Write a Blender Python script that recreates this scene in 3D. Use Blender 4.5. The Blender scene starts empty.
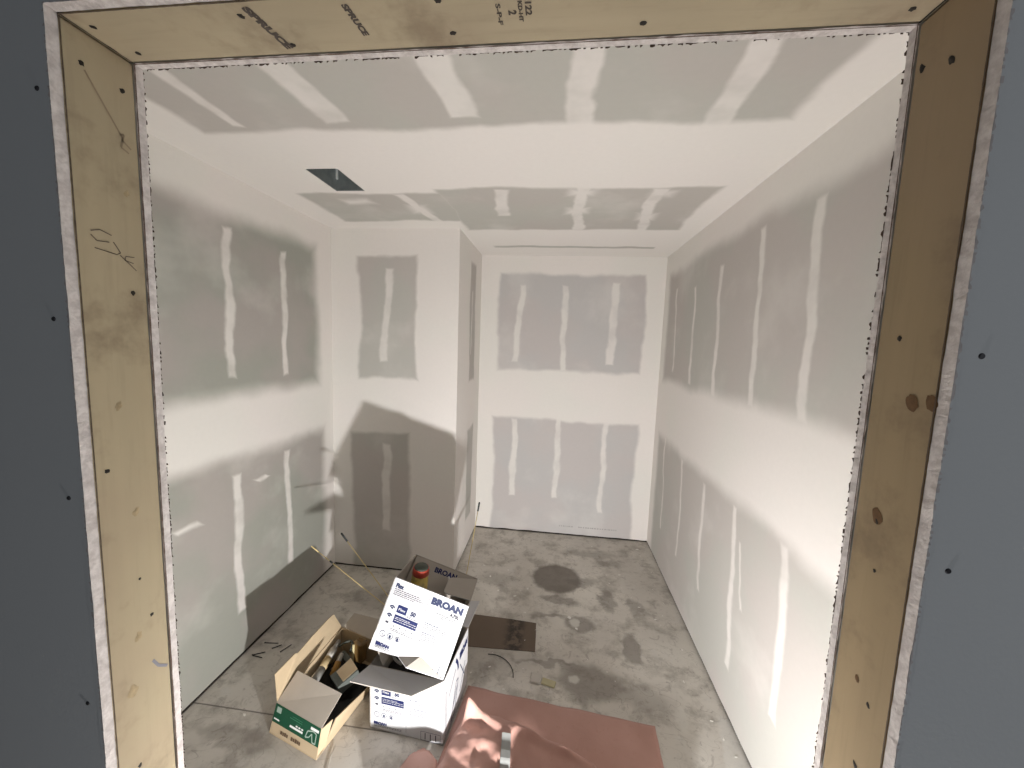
import bpy, bmesh, math, random
from mathutils import Vector, Matrix, noise
random.seed(7)
C = bpy.context.scene.collection
V = Vector

# ------------------------------------------------------------------ helpers
def lin(c):
    return tuple(((x/255)/12.92 if x/255 <= 0.04045 else ((x/255+0.055)/1.055)**2.4) for x in c)+(1,)

def link(name, bm, mats, parent=None, smooth=False):
    me = bpy.data.meshes.new(name)
    bm.normal_update()
    bm.to_mesh(me); bm.free()
    if not isinstance(mats, (list, tuple)): mats = [mats]
    for m in mats: me.materials.append(m)
    if smooth:
        for p in me.polygons: p.use_smooth = True
    o = bpy.data.objects.new(name, me); C.objects.link(o)
    if parent: o.parent = parent
    return o

def tag(o, label=None, cat=None, group=None, kind=None):
    if label: o['label'] = label
    if cat: o['category'] = cat
    if group: o['group'] = group
    if kind: o['kind'] = kind
    return o

def thing(name, label, cat, loc=(0, 0, 0), group=None):
    o = bpy.data.objects.new(name, None); C.objects.link(o)
    o.location = loc; o.empty_display_size = .05
    return tag(o, label, cat, group)

def child(name, bm, mats, root, smooth=False):
    """world-space mesh made a child of a root standing anywhere (unrotated)"""
    loc = V(root.location) if root.type == 'EMPTY' else V(root.get('_o', (0, 0, 0)))
    bmesh.ops.translate(bm, verts=bm.verts, vec=-loc)
    return link(name, bm, mats, root, smooth)

def face(bm, pts, mi=0):
    f = bm.faces.new([bm.verts.new(p) for p in pts]); f.material_index = mi; return f

def box(bm, a, b, mi=0):
    x0, y0, z0 = a; x1, y1, z1 = b
    v = [bm.verts.new((x, y, z)) for x in (x0, x1) for y in (y0, y1) for z in (z0, z1)]
    for idx in ((0, 1, 3, 2), (4, 6, 7, 5), (0, 4, 5, 1), (2, 3, 7, 6), (0, 2, 6, 4), (1, 5, 7, 3)):
        bm.faces.new([v[i] for i in idx]).material_index = mi

def slab(bm, pts, n, t, mf=0, mb=1, me=1):
    """polygon pts (outer face, normal n) with thickness t behind it"""
    n = V(n).normalized()
    a = [bm.verts.new(V(p)) for p in pts]; b = [bm.verts.new(V(p)-n*t) for p in pts]
    f = bm.faces.new(a); f.normal_update()
    if f.normal.dot(n) < 0: f.normal_flip()
    f.material_index = mf
    g = bm.faces.new(list(reversed(b))); g.normal_update()
    if g.normal.dot(n) > 0: g.normal_flip()
    g.material_index = mb
    k = len(a)
    for i in range(k):
        bm.faces.new([a[i], a[(i+1) % k], b[(i+1) % k], b[i]]).material_index = me

def tube(bm, pts, r, seg=10, mi=0, cap=True):
    pts = [V(p) for p in pts]
    if not isinstance(r, (list, tuple)): r = [r]*len(pts)
    rings = []; ref = None
    for i, p in enumerate(pts):
        d = (pts[min(i+1, len(pts)-1)]-pts[max(i-1, 0)]).normalized()
        if ref is None: ref = V((0, 0, 1)) if abs(d.z) < .9 else V((1, 0, 0))
        s = d.cross(ref).normalized(); u = s.cross(d).normalized(); ref = u
        rings.append([bm.verts.new(p+r[i]*(math.cos(2*math.pi*k/seg)*s+math.sin(2*math.pi*k/seg)*u)) for k in range(seg)])
    for a, b in zip(rings, rings[1:]):
        for k in range(seg):
            bm.faces.new([a[k], a[(k+1) % seg], b[(k+1) % seg], b[k]]).material_index = mi
    if cap:
        bm.faces.new(list(reversed(rings[0]))).material_index = mi
        bm.faces.new(rings[-1]).material_index = mi

# ------------------------------------------------------------------ node helpers
class NT:
    def __init__(s, name, rough=.9, metal=0, spec=.3):
        s.m = bpy.data.materials.new(name); s.m.use_nodes = True
        s.t = s.m.node_tree; s.b = s.t.nodes['Principled BSDF']
        s.b.inputs['Roughness'].default_value = rough
        s.b.inputs['Metallic'].default_value = metal
        s.b.inputs['Specular IOR Level'].default_value = spec
        s._p = None
    def n(s, k): return s.t.nodes.new(k)
    def l(s, a, b): s.t.links.new(a, b)
    def put(s, sock, v):
        if hasattr(v, 'is_output'): s.l(v, sock)
        else: sock.default_value = v
    @property
    def P(s):
        if s._p is None: s._p = s.n('ShaderNodeTexCoord').outputs['Object']
        return s._p
    def math(s, op, a, b=0., c=None, clamp=False):
        n = s.n('ShaderNodeMath'); n.operation = op; n.use_clamp = clamp
        s.put(n.inputs[0], a); s.put(n.inputs[1], b)
        if c is not None: s.put(n.inputs[2], c)
        return n.outputs[0]
    def vmath(s, op, a, b=(0, 0, 0)):
        n = s.n('ShaderNodeVectorMath'); n.operation = op
        s.put(n.inputs[0], a); s.put(n.inputs[1], b)
        return n.outputs[0]
    def noise(s, vec, scale, detail=3, rough=.5, out='Fac', dist=0):
        n = s.n('ShaderNodeTexNoise'); s.put(n.inputs['Vector'], vec)
        n.inputs['Scale'].default_value = scale; n.inputs['Detail'].default_value = detail
        n.inputs['Roughness'].default_value = rough; n.inputs['Distortion'].default_value = dist
        return n.outputs[out]
    def ramp(s, v, lo, hi, a=0., b=1., smooth=True):
        n = s.n('ShaderNodeMapRange'); n.interpolation_type = 'SMOOTHSTEP' if smooth else 'LINEAR'
        s.put(n.inputs['Value'], v); s.put(n.inputs['From Min'], lo); s.put(n.inputs['From Max'], hi)
        s.put(n.inputs['To Min'], a); s.put(n.inputs['To Max'], b)
        return n.outputs[0]
    def mix(s, f, a, b, mode='MIX'):
        n = s.n('ShaderNodeMix'); n.data_type = 'RGBA'; n.blend_type = mode
        s.put(n.inputs['Factor'], f); s.put(n.inputs['A'], a); s.put(n.inputs['B'], b)
        return n.outputs['Result']
    def bump(s, h, strength=.3, dist=.002):
        n = s.n('ShaderNodeBump'); n.inputs['Strength'].default_value = strength
        n.inputs['Distance'].default_value = dist; s.put(n.inputs['Height'], h)
        s.l(n.outputs['Normal'], s.b.inputs['Normal'])
    def color(s, c): s.put(s.b.inputs['Base Color'], c)

def plain(name, c, rough=.8, metal=0, spec=.3, var=.08, scale=30):
    k = NT(name, rough, metal, spec)
    f = k.noise(k.P, scale)
    a = tuple(x*(1-var) for x in c[:3])+(1,); b = tuple(min(1, x*(1+var)) for x in c[:3])+(1,)
    k.color(k.mix(f, a, b)); return k.m

# soft box mask group: 1 inside, 0 outside, sheared by Slant
g = bpy.data.node_groups.new('soft_box', 'ShaderNodeTree')
for nm, ty in (('P', 'NodeSocketVector'), ('Centre', 'NodeSocketVector'), ('Half', 'NodeSocketVector'), ('Slant', 'NodeSocketFloat'), ('Soft', 'NodeSocketFloat')):
    g.interface.new_socket(nm, in_out='INPUT', socket_type=ty)
g.interface.new_socket('Mask', in_out='OUTPUT', socket_type='NodeSocketFloat')
gi = g.nodes.new('NodeGroupInput'); go = g.nodes.new('NodeGroupOutput')
def gm(op, a, b=None):
    n = g.nodes.new('ShaderNodeMath'); n.operation = op
    for i, x in enumerate((a, b)):
        if x is None: continue
        if hasattr(x, 'is_output'): g.links.new(x, n.inputs[i])
        else: n.inputs[i].default_value = x
    return n.outputs[0]
sub = g.nodes.new('ShaderNodeVectorMath'); sub.operation = 'SUBTRACT'
g.links.new(gi.outputs['P'], sub.inputs[0]); g.links.new(gi.outputs['Centre'], sub.inputs[1])
sp = g.nodes.new('ShaderNodeSeparateXYZ'); g.links.new(sub.outputs[0], sp.inputs[0])
hs = g.nodes.new('ShaderNodeSeparateXYZ'); g.links.new(gi.outputs['Half'], hs.inputs[0])
uu = gm('SUBTRACT', sp.outputs[0], gm('MULTIPLY', sp.outputs[1], gi.outputs['Slant']))
dm = gm('MAXIMUM', gm('SUBTRACT', gm('ABSOLUTE', uu), hs.outputs[0]), gm('SUBTRACT', gm('ABSOLUTE', sp.outputs[1]), hs.outputs[1]))
mr = g.nodes.new('ShaderNodeMapRange'); mr.interpolation_type = 'SMOOTHSTEP'
g.links.new(dm, mr.inputs['Value']); g.links.new(gi.outputs['Soft'], mr.inputs['From Min'])
g.links.new(gm('MULTIPLY', gi.outputs['Soft'], -1.), mr.inputs['From Max'])
mr.inputs['To Min'].default_value = 0; mr.inputs['To Max'].default_value = 1
g.links.new(mr.outputs[0], go.inputs[0])

def softbox(k, P, u0, v0, u1, v1, soft=.02, slant=0.):
    n = k.n('ShaderNodeGroup'); n.node_tree = g
    k.put(n.inputs['P'], P)
    n.inputs['Centre'].default_value = ((u0+u1)/2, (v0+v1)/2, 0)
    n.inputs['Half'].default_value = (abs(u1-u0)/2, abs(v1-v0)/2, 0)
    n.inputs['Slant'].default_value = slant; n.inputs['Soft'].default_value = soft
    return n.outputs[0]

def uv(k, ax):
    s = k.n('ShaderNodeSeparateXYZ'); k.l(k.P, s.inputs[0])
    c = k.n('ShaderNodeCombineXYZ'); k.l(s.outputs[ax[0]], c.inputs[0]); k.l(s.outputs[ax[1]], c.inputs[1])
    return c.outputs[0]

MUD = (.76, .725, .695, 1); MUD2 = (.735, .73, .685, 1)
BARE = (.49, .46, .435, 1); BARE2 = (.47, .47, .435, 1)

def drywall(name, ax, bare, strips, off=(0, 0, 0), bare_c=(BARE, BARE2), tint=.5, blobs=()):
    k = NT(name, .92, 0, .15)
    P = uv(k, ax)
    Po = k.vmath('ADD', P, off)
    w1 = k.vmath('SCALE', k.vmath('SUBTRACT', k.noise(Po, 2.3, 2, out='Color'), (.5, .5, .5)))
    w1.node.inputs['Scale'].default_value = .10
    w2 = k.vmath('SCALE', k.vmath('SUBTRACT', k.noise(Po, 11, 3, out='Color'), (.5, .5, .5)))
    w2.node.inputs['Scale'].default_value = .026
    W = k.vmath('ADD', k.vmath('ADD', P, w1), w2)
    # streaky trowel warp for the strips
    st = k.vmath('SCALE', k.vmath('SUBTRACT', k.noise(Po, 2.8, 2, out='Color'), (.5, .5, .5)))
    st.node.inputs['Scale'].default_value = .10
    W2 = k.vmath('ADD', k.vmath('ADD', P, st), w2)
    m = None
    for b in bare:
        s = softbox(k, W, *b); m = s if m is None else k.math('MAXIMUM', m, s)
    q = None
    for (ut, vt, ub, vb, wd) in strips:
        sl = (ut-ub)/(vt-vb)
        s = softbox(k, W2, (ut+ub)/2-wd*.42, vb, (ut+ub)/2+wd*.42, vt, .011, sl)
        q = s if q is None else k.math('MAXIMUM', q, s)
    for b in blobs:
        s = softbox(k, W2, *b); q = s if q is None else k.math('MAXIMUM', q, s)
    if q is not None:
        q = k.math('MULTIPLY', q, k.ramp(k.noise(Po, 7, 3), .25, .6, .50, .85))
        m = k.math('MULTIPLY', m, k.math('SUBTRACT', 1., q))
    # thinly feathered mud scraped over the paper
    fe = k.ramp(k.noise(Po, 2.1, 4, .55), .50, .72, 0, .28)
    m = k.math('MULTIPLY', m, k.math('SUBTRACT', 1., fe))
    t1 = k.ramp(k.noise(Po, 1.7, 3), .42, .6)
    t2 = k.ramp(k.noise(k.vmath('ADD', Po, (5, 3, 1)), 1.6, 3), .42, .62)
    mud = k.mix(k.math('MULTIPLY', t2, tint), MUD, MUD2)
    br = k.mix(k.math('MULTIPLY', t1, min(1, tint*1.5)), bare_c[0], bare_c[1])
    fine = k.noise(Po, 45, 3)
    col = k.mix(m, mud, br)
    col = k.mix(.06, col, k.mix(fine, (.3, .3, .3, 1), (1, 1, 1, 1)), 'MULTIPLY')
    k.color(col)
    k.bump(k.math('ADD', k.math('MULTIPLY', m, -.5), k.math('MULTIPLY', fine, .12)), .25, .002)
    return k.m

# ------------------------------------------------------------------ measures
XL, XR, YC, XC, YB, H = -1.5755, .869, 2.577, -.6665, 3.342, 2.44
OL, OR_, OH, Y0, T, D = -.7574, .4832, 2.158, .525, .016, .104
Y1 = Y0+T; Y2 = Y1+D; Y3 = Y2+T

# ------------------------------------------------------------------ wall, ceiling materials
m_back = drywall('drywall_back', (0, 2),
    [(-.50, 1.47, .71, 2.29, .02), (-.52, -.1, .73, 1.05, .02)],
    [(-.315, 2.214, -.351, 1.546, .06), (.058, 2.203, .058, 1.502, .06), (.478, 2.219, .462, 1.536, .065),
     (-.341, 1.028, -.339, .337, .06), (.054, 1.059, .047, .322, .055), (.463, 1.048, .453, .232, .05)], (3, 1, 0),
    bare_c=((.52, .49, .48, 1), (.50, .495, .49, 1)))
m_chase = drywall('drywall_chase', (0, 2),
    [(-1.38, 1.42, -.96, 2.255, .016), (-1.43, -.1, -1.0, 1.03, .02)],
    [(-1.15, 2.18, -1.19, 1.55, .06), (-1.17, .96, -1.168, .30, .07)], (8, 1, 0))
m_side = drywall('drywall_chase_side', (1, 2),
    [(2.93, 1.38, 3.12, 2.3, .02), (2.93, .25, 3.12, 1.0, .02)], [(3.0, 2.1, 2.99, 1.6, .03)], (1, 7, 0))
m_left = drywall('drywall_left', (1, 2),
    [(.8, 1.40, 2.41, 2.27, .06), (.8, -.1, 2.46, 1.07, .05)],
    [(1.711, 2.189, 1.711, 1.50, .055), (2.10, 2.192, 2.09, 1.465, .05), (1.716, .987, 1.716, .25, .06), (2.098, 1.011, 2.097, .30, .05),
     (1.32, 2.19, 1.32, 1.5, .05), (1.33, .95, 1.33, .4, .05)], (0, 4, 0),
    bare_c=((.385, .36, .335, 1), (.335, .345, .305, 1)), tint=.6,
    blobs=[(1.85, .90, 1.93, .925, .01, -1.5), (1.4, .82, 1.5, .845, .012, -1.0)])
m_right = drywall('drywall_right', (1, 2),
    [(.8, 1.46, 3.21, 2.27, .05), (.8, -.1, 3.2, 1.0, .05)],
    [(3.00, 2.15, 2.99, 1.52, .035), (2.63, 2.1, 2.60, 1.48, .04), (2.238, 2.15, 2.221, 1.44, .045), (1.833, 2.216, 1.802, 1.45, .05), (1.463, 2.228, 1.447, 1.45, .06),
     (3.03, 1.006, 2.97, .32, .03), (2.598, .968, 2.579, .30, .035), (2.22, .949, 2.191, .32, .04), (1.837, .963, 1.785, .211, .045), (1.76, .82, 1.715, .55, .02), (1.452, .986, 1.405, .33, .05)], (6, 6, 0))
m_ceil = drywall('drywall_ceiling', (0, 1),
    [(-1.34, .6, .71, 1.40, .022), (-1.39, 1.98, -.60, 2.42, .02), (-.62, 1.93, .72, 2.60, .02), (-.50, 3.01, .70, 3.06, .014)],
    [(-1.17, 1.34, -1.19, .9, .05), (-.80, 1.34, -.84, .8, .10), (-.335, 1.34, -.37, .8, .12), (.05, 1.45, .035, .8, .10), (.49, 1.45, .465, .8, .10),
     (-.76, 2.5, -.84, 2.0, .07), (-.345, 2.32, -.31, 1.95, .08), (.10, 2.62, .08, 1.9, .08), (.50, 2.62, .445, 1.95, .08)], (2, 9, 0), bare_c=((.47, .445, .415, 1), (.45, .47, .425, 1)), tint=.25,
    blobs=[(-1.19, 2.06, -1.04, 2.12, .035), (-.86, 2.16, -.76, 2.28, .04), (.02, 1.95, .14, 2.02, .035), (.03, 2.22, .15, 2.30, .035), (.42, 1.98, .52, 2.06, .035), (.43, 2.31, .53, 2.39, .035)])
m_stub = plain('gypsum_back', (.52, .5, .47, 1))
m_mudend = plain('mud_corner', MUD, .9)
m_dark = plain('gap_shade_black', (.025, .02, .016, 1))

def grey_paint():
    k = NT('grey_board_face', .85, 0, .2)
    f = k.noise(k.P, 1.3, 3)
    k.color(k.mix(f, (.37, .385, .405, 1), (.40, .415, .435, 1)))
    k.bump(k.noise(k.P, 160, 2), .2, .001)
    return k.m
m_grey = grey_paint()

def gypsum():
    k = NT('cut_gypsum', .95, 0, .1)
    f = k.noise(k.P, 60, 5, .65)
    k.color(k.mix(k.ramp(f, .3, .7), (.48, .44, .425, 1), (.68, .64, .62, 1)))
    k.bump(k.noise(k.P, 140, 4), .8, .002)
    return k.m
m_gyp = gypsum()
m_torn = plain('torn_brown_paper', (.11, .075, .06, 1), .95, var=.5, scale=80)

def wood(name, axis, a, b, off):
    k = NT(name, .72, 0, .25)
    mp = k.n('ShaderNodeMapping'); k.l(k.P, mp.inputs['Vector'])
    sc = [9, 9, 9]; sc[axis] = .7
    mp.inputs['Scale'].default_value = sc; mp.inputs['Location'].default_value = off
    v = mp.outputs[0]
    w = k.noise(v, 1.0, 3, .5, dist=.8)
    rings = k.n('ShaderNodeTexWave'); rings.inputs['Scale'].default_value = 1.6
    rings.inputs['Distortion'].default_value = 9; rings.inputs['Detail'].default_value = 3; rings.inputs['Detail Scale'].default_value = .6
    k.l(v, rings.inputs['Vector'])
    fine = k.noise(v, 9, 4, .6)
    c = k.mix(w, a, b)
    c = k.mix(k.math('MULTIPLY', rings.outputs['Fac'], .2), c, tuple(x*.62 for x in a[:3])+(1,))
    c = k.mix(k.ramp(fine, .5, .75, 0, .18), c, tuple(x*.5 for x in a[:3])+(1,))
    # handling dirt
    d = k.noise(k.P, 7, 5, .65)
    c = k.mix(k.ramp(d, .50, .74, 0, .55), c, (.14, .10, .065, 1))
    c = k.mix(k.ramp(k.noise(k.P, 3.2, 3, .5), .5, .7, 0, .25), c, (.30, .22, .16, 1))
    k.color(c); k.bump(fine, .25, .001)
    return k.m
m_woodL = wood('pine_pale', 2, (.43, .365, .245, 1), (.37, .305, .20, 1), (1, 2, 0))
m_woodR = wood('pine_tan', 2, (.35, .265, .155, 1), (.29, .22, .135, 1), (4, 5, 0))
m_woodH = wood('pine_header', 0, (.44, .375, .265, 1), (.37, .31, .21, 1), (0, 7, 3))
m_nail = plain('dark_nail_hole', (.02, .016, .013, 1), .7)
m_knot = plain('knot_brown', (.12, .065, .028, 1), .7, var=.5, scale=120)
m_ink = plain('faded_black_ink', (.085, .07, .06, 1), .9, var=.5, scale=150)
m_pencil = plain('pencil_grey', (.14, .11, .085, 1), .9, var=.4, scale=150)

# ------------------------------------------------------------------ room shell
def wall_quad(name, pts, n, mat, plate=None, t=.016):
    """room-side face pts, normal n pointing into the room; painted face, gypsum behind"""
    bm = bmesh.new(); slab(bm, pts, n, t, 0, 1, 2)
    o = link(name, bm, [mat, m_stub, m_mudend]); tag(o, kind='structure')
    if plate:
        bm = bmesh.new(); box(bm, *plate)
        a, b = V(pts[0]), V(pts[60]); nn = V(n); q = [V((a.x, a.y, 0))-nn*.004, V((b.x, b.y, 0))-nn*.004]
        slab(bm, [q[0], q[1], q[1]+V((0, 0, .0095)), q[0]+V((0, 0, .0095))], nn, .01, 0, 0, 0)  # near-black strip paints the shade of the gap under the board
        link('plate_gap_shade', bm, m_dark, o)
    return o
gap = .014
def wob_bottom(p0, p1, z0=gap, amp=.004, n=60):
    """irregular bottom edge from p0 to p1 (xy pairs)"""
    out = []
    for i in range(n+1):
        f = i/n; x = p0[0]+(p1[0]-p0[0])*f; y = p0[1]+(p1[1]-p0[1])*f
        out.append((x, y, z0+amp*noise.noise((x*9, y*9, 3))))
    return out
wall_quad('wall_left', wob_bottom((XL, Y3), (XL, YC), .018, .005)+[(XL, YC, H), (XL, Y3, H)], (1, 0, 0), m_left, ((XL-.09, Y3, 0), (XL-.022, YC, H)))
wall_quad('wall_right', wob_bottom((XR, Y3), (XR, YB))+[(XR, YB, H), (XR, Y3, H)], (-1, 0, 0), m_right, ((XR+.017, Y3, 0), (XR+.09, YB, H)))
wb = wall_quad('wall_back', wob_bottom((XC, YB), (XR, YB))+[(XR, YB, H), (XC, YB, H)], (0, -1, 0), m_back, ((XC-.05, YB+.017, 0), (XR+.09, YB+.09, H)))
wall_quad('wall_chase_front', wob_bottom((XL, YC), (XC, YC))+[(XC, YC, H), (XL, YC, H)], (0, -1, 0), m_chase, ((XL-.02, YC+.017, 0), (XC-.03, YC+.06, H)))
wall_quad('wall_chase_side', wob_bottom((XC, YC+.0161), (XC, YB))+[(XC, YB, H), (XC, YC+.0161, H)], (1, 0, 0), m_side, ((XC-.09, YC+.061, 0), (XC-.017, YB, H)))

# board maker's line printed along the foot of the back wall board
bm = bmesh.new(); random.seed(3)
for x0, x1 in ((.10, .22), (.27, .60)):
    x = x0
    while x < x1:
        w = random.uniform(.006, .018); face(bm, [(x, YB-.0006, .078), (x+w, YB-.0006, .078), (x+w, YB-.0006, .089), (x, YB-.0006, .089)]); x += w+random.uniform(.004, .01)
link('board_print', bm, plain('board_print_grey', (.36, .35, .345, 1)), wb)

# ceiling with the duct hole
HX0, HX1, HY0, HY1 = -1.155, -1.002, 1.694, 1.946
bm = bmesh.new()
CX0, CX1, CY0, CY1 = XL-.09, XR+.09, Y2, YB+.09
for a, b in (((CX0, CY0), (CX1, HY0)), ((CX0, HY1), (CX1, CY1)), ((CX0, HY0), (HX0, HY1)), ((HX1, HY0), (CX1, HY1))):
    box(bm, (a[0], a[1], H), (b[0], b[1], H+.016))
ceil = tag(link('ceiling', bm, m_ceil), kind='structure')
k = NT('galvanised_sheet', .4, .6, .5)
k.color(k.mix(k.noise(k.P, 25, 3), (.22, .25, .25, 1), (.45, .49, .49, 1))); k.bump(k.noise(k.P, 6, 2), .5, .01); m_galv = k.m
dr = thing('duct_boot', 'galvanised metal duct boot recessed in a rectangular hole in the white ceiling', 'duct', (-1.08, 1.82, H+.02))
bm = bmesh.new()
zt = H+.24; zb = H+.0015; e = .002
for a, b in (((HX0+.0005, HY0+e, zb), (HX0+e, HY1-e, zt)), ((HX1-e, HY0+e, zb), (HX1-.0005, HY1-e, zt)), ((HX0+.0005, HY0+.0005, zb), (HX1-.0005, HY0+e, zt)), ((HX0+.0005, HY1-e, zb), (HX1-.0005, HY1-.0005, zt))):
    box(bm, a, b)
child('boot_wall', bm, m_galv, dr)
bm = bmesh.new(); box(bm, (HX0-e, HY0-e, zt), (HX1+e, HY1+e, zt+e)); child('boot_top', bm, m_galv, dr)
bm = bmesh.new(); box(bm, (HX0+.003, HY1-.012, zb+.055), (HX0+.011, HY1-.003, zb+.13)); child('seam_glint', bm, plain('glint_pale', (.8, .82, .82, 1), .4, .2), dr)  # pale strip paints the bright reflection on the duct corner seam

# ------------------------------------------------------------------ floor
def floor_mat():
    k = NT('dusty_concrete', .72, 0, .35)
    P = uv(k, (0, 1))
    n1 = k.noise(P, 1.1, 4, .55); n2 = k.noise(P, 5.5, 6, .65); n3 = k.noise(P, 38, 4, .6)
    c = k.mix(k.ramp(n1, .35, .65), (.53, .50, .455, 1), (.66, .63, .575, 1))
    c = k.mix(k.ramp(n2, .47, .66, 0, .62), c, (.27, .245, .215, 1))
    c = k.mix(k.ramp(k.noise(P, 16, 5, .7, dist=.8), .55, .66, 0, .45), c, (.27, .245, .22, 1))
    c = k.mix(k.ramp(k.noise(P, 9, 5, .6), .60, .68, 0, .5), c, (.58, .56, .53, 1))
    c = k.mix(k.ramp(n3, .60, .74, 0, .5), c, (.22, .2, .18, 1))
    # scuffs, dried trails
    sv = k.noise(k.vmath('MULTIPLY', P, (1, 1.6, 1)), 3.2, 2, .5, dist=2.2)
    sc = k.ramp(k.math('ABSOLUTE', k.math('SUBTRACT', sv, .5)), .0, .006, .45, 0)
    c = k.mix(sc, c, (.2, .18, .16, 1))
    def wp(amp, s):
        w = k.vmath('SCALE', k.vmath('SUBTRACT', k.noise(P, s, 3, out='Color'), (.5, .5, .5))); w.node.inputs['Scale'].default_value = amp
        return k.vmath('ADD', P, w)
    W = wp(.16, 10); Wf = wp(.035, 26)
    def disc(cx, cy, rx, ry, soft, amt, col, vec=W):
        nonlocal c
        d = k.vmath('MULTIPLY', k.vmath('SUBTRACT', vec, (cx, cy, 0)), (1/rx, 1/ry, 0))
        ln = k.n('ShaderNodeVectorMath'); ln.operation = 'LENGTH'; k.put(ln.inputs[0], d)
        c = k.mix(k.ramp(ln.outputs['Value'], 1-soft, 1+soft, amt, 0), c, col)
    DK = (.155, .135, .115, 1)
    disc(.08, 2.68, .175, .17, .12, .85, DK, Wf)
    disc(.25, 2.66, .10, .05, .4, .5, DK)
    disc(.10, 2.44, .12, .035, .4, .55, DK)
    disc(.22, 2.23, .09, .07, .2, .6, DK, Wf); disc(.05, 2.27, .11, .02, .4, .5, DK)
    disc(.24, 1.83, .16, .11, .3, .6, DK); disc(.03, 1.92, .16, .02, .4, .5, DK)
    disc(.42, 2.5, .05, .12, .3, .5, DK); disc(.5, 2.08, .05, .10, .25, .6, DK); disc(.58, 2.45, .04, .07, .3, .45, DK)
    disc(.5, 1.78, .12, .07, .4, .35, DK); disc(.35, 3.05, .2, .06, .4, .4, DK); disc(.5, 2.93, .1, .05, .4, .4, DK)
    disc(-.35, 2.6, .14, .07, .5, .35, DK); disc(-.32, 1.9, .25, .1, .5, .3, DK)
    disc(-1.0, 2.25, .25, .12, .5, .4, DK); disc(-1.28, 1.32, .2, .03, .5, .4, DK)
    LT = (.66, .645, .60, 1)
    c = c
    disc(.645, 1.68, .04, .07, .3, .45, LT, W); disc(.19, 2.24, .03, .04, .3, .7, LT, Wf); disc(.17, 1.83, .025, .025, .3, .7, LT, Wf)
    # painted pool of light along the foot of the right wall
    b = softbox(k, Wf, .735, 1.0, .90, 1.73, .01, .25); c = k.mix(k.math('MULTIPLY', b, .55), c, (.62, .61, .58, 1))
    # saw cut
    j = softbox(k, wp(.008, 4), -1.6, 1.436, -.40, 1.442, .002); c = k.mix(k.math('MULTIPLY', j, .8), c, (.10, .09, .08, 1))
    k.color(c)
    k.bump(k.math('ADD', k.math('MULTIPLY', n2, .5), k.math('MULTIPLY', n3, .35)), .5, .004)
    k.put(k.b.inputs['Roughness'], k.ramp(n2, .3, .7, .55, .85))
    return k.m
bm = bmesh.new(); box(bm, (-3.2, -1.6, -.1), (3.0, YB+.2, 0))
floor = tag(link('floor', bm, floor_mat()), kind='structure')

# ------------------------------------------------------------------ front wall with the framed opening
def jag(a, seed, amp, fine):
    return amp*noise.noise((a*14+seed, seed*3.1, 0))+fine*noise.noise((a*75+seed, 1.7, seed))
def opening_path(amp, fine, seed, grow=0.):
    """left edge bottom->top, head left->right, right edge top->bottom, as (x,z)"""
    L, Hh, R = [], [], []
    n = 330
    for i in range(n+1):
        z = OH*i/n
        f = min(1., (OH-z)/.03)
        dl = jag(z, seed, amp, fine)*f
        L.append((OL-grow+dl, z)); R.append((OR_+grow+jag(z, seed+9, amp, fine)*f, z))
    m = 200
    for i in range(1, m):
        x = OL+(OR_-OL)*i/m; f = min(1., i/6., (m-i)/6.)
        Hh.append((x, OH+grow+jag(x, seed+5, amp, fine)*f))
    return L, Hh, list(reversed(R))
def board(name, ya, yb, m_face, seed, x0, x1, ztop, face_front=True, kind='structure'):
    bm = bmesh.new()
    A = opening_path(.0016, .0012, seed); Bp = opening_path(.0010, .0009, seed+20)
    def ring(paths, y, mi, flip):
        L, Hh, R = paths
        lt, rt = L[-1], R[0]
        polys = [[(x0, 0)]+L+[(x0, OH)], [(x0, OH), lt]+Hh+[rt, (x1, OH), (x1, ztop), (x0, ztop)], R+[(x1, 0), (x1, OH)]]
        for p in polys:
            vs = [bm.verts.new((q[0], y, q[1])) for q in p]
            if flip: vs.reverse()
            bm.faces.new(vs).material_index = mi
    ring(A, ya, 0 if face_front else 1, False); ring(Bp, yb, 1 if face_front else 0, True)
    pa = A[0]+A[1]+A[2]; pb = Bp[0]+Bp[1]+Bp[2]
    va = [bm.verts.new((p[0], ya, p[1])) for p in pa]; vb = [bm.verts.new((p[0], yb, p[1])) for p in pb]
    for i in range(len(pa)-1):
        bm.faces.new([va[i], va[i+1], vb[i+1], vb[i]]).material_index = 2
    o = link(name, bm, [m_face, m_stub, m_gyp]); tag(o, kind=kind)
    return o
wf = board('wall_front', Y0, Y1, m_grey, 1.3, -3.2, 3.0, 3.0)
wi = board('wall_entry', Y2+.0006, Y3, plain('plain_mud', MUD, .9), 4.1, XL, XR, H-.001, face_front=False)

# torn paper along the cut edges
def torn(name, parent, y, sgn, w0, w1, seed, mat, prob=1., dy=0, freq=60):
    """ragged ribbon lying in plane y, reaching from the opening edge by w0..w1 (sgn +1: into the opening)"""
    bm = bmesh.new(); rnd = random.Random(seed)
    def run(fn, length, n):
        prev = None
        for i in range(n):
            a = length*i/n; b = length*(i+1)/n
            if rnd.random() > prob*(0.55+.9*max(0, noise.noise((a*5+seed, 0, 0))+.5)): prev = None; continue
            wa = prev if prev is not None else rnd.uniform(w0, w1)**1.0; wb_ = w0+(w1-w0)*rnd.random()**2.2
            prev = wb_
            face(bm, [fn(a, -.001), fn(b, -.001), fn(b, wb_), fn(a, wa)])
    run(lambda a, w: (OL+sgn*w, y, a), OH, 560)
    run(lambda a, w: (OL+a, y, OH-sgn*w), OR_-OL, 330)
    run(lambda a, w: (OR_-sgn*w, y, a), OH, 560)
    return link(name, bm, mat, parent)
torn('torn_paper', wi, Y3+.0008, 1, .0, .0034, 5, m_torn, .55)
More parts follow.
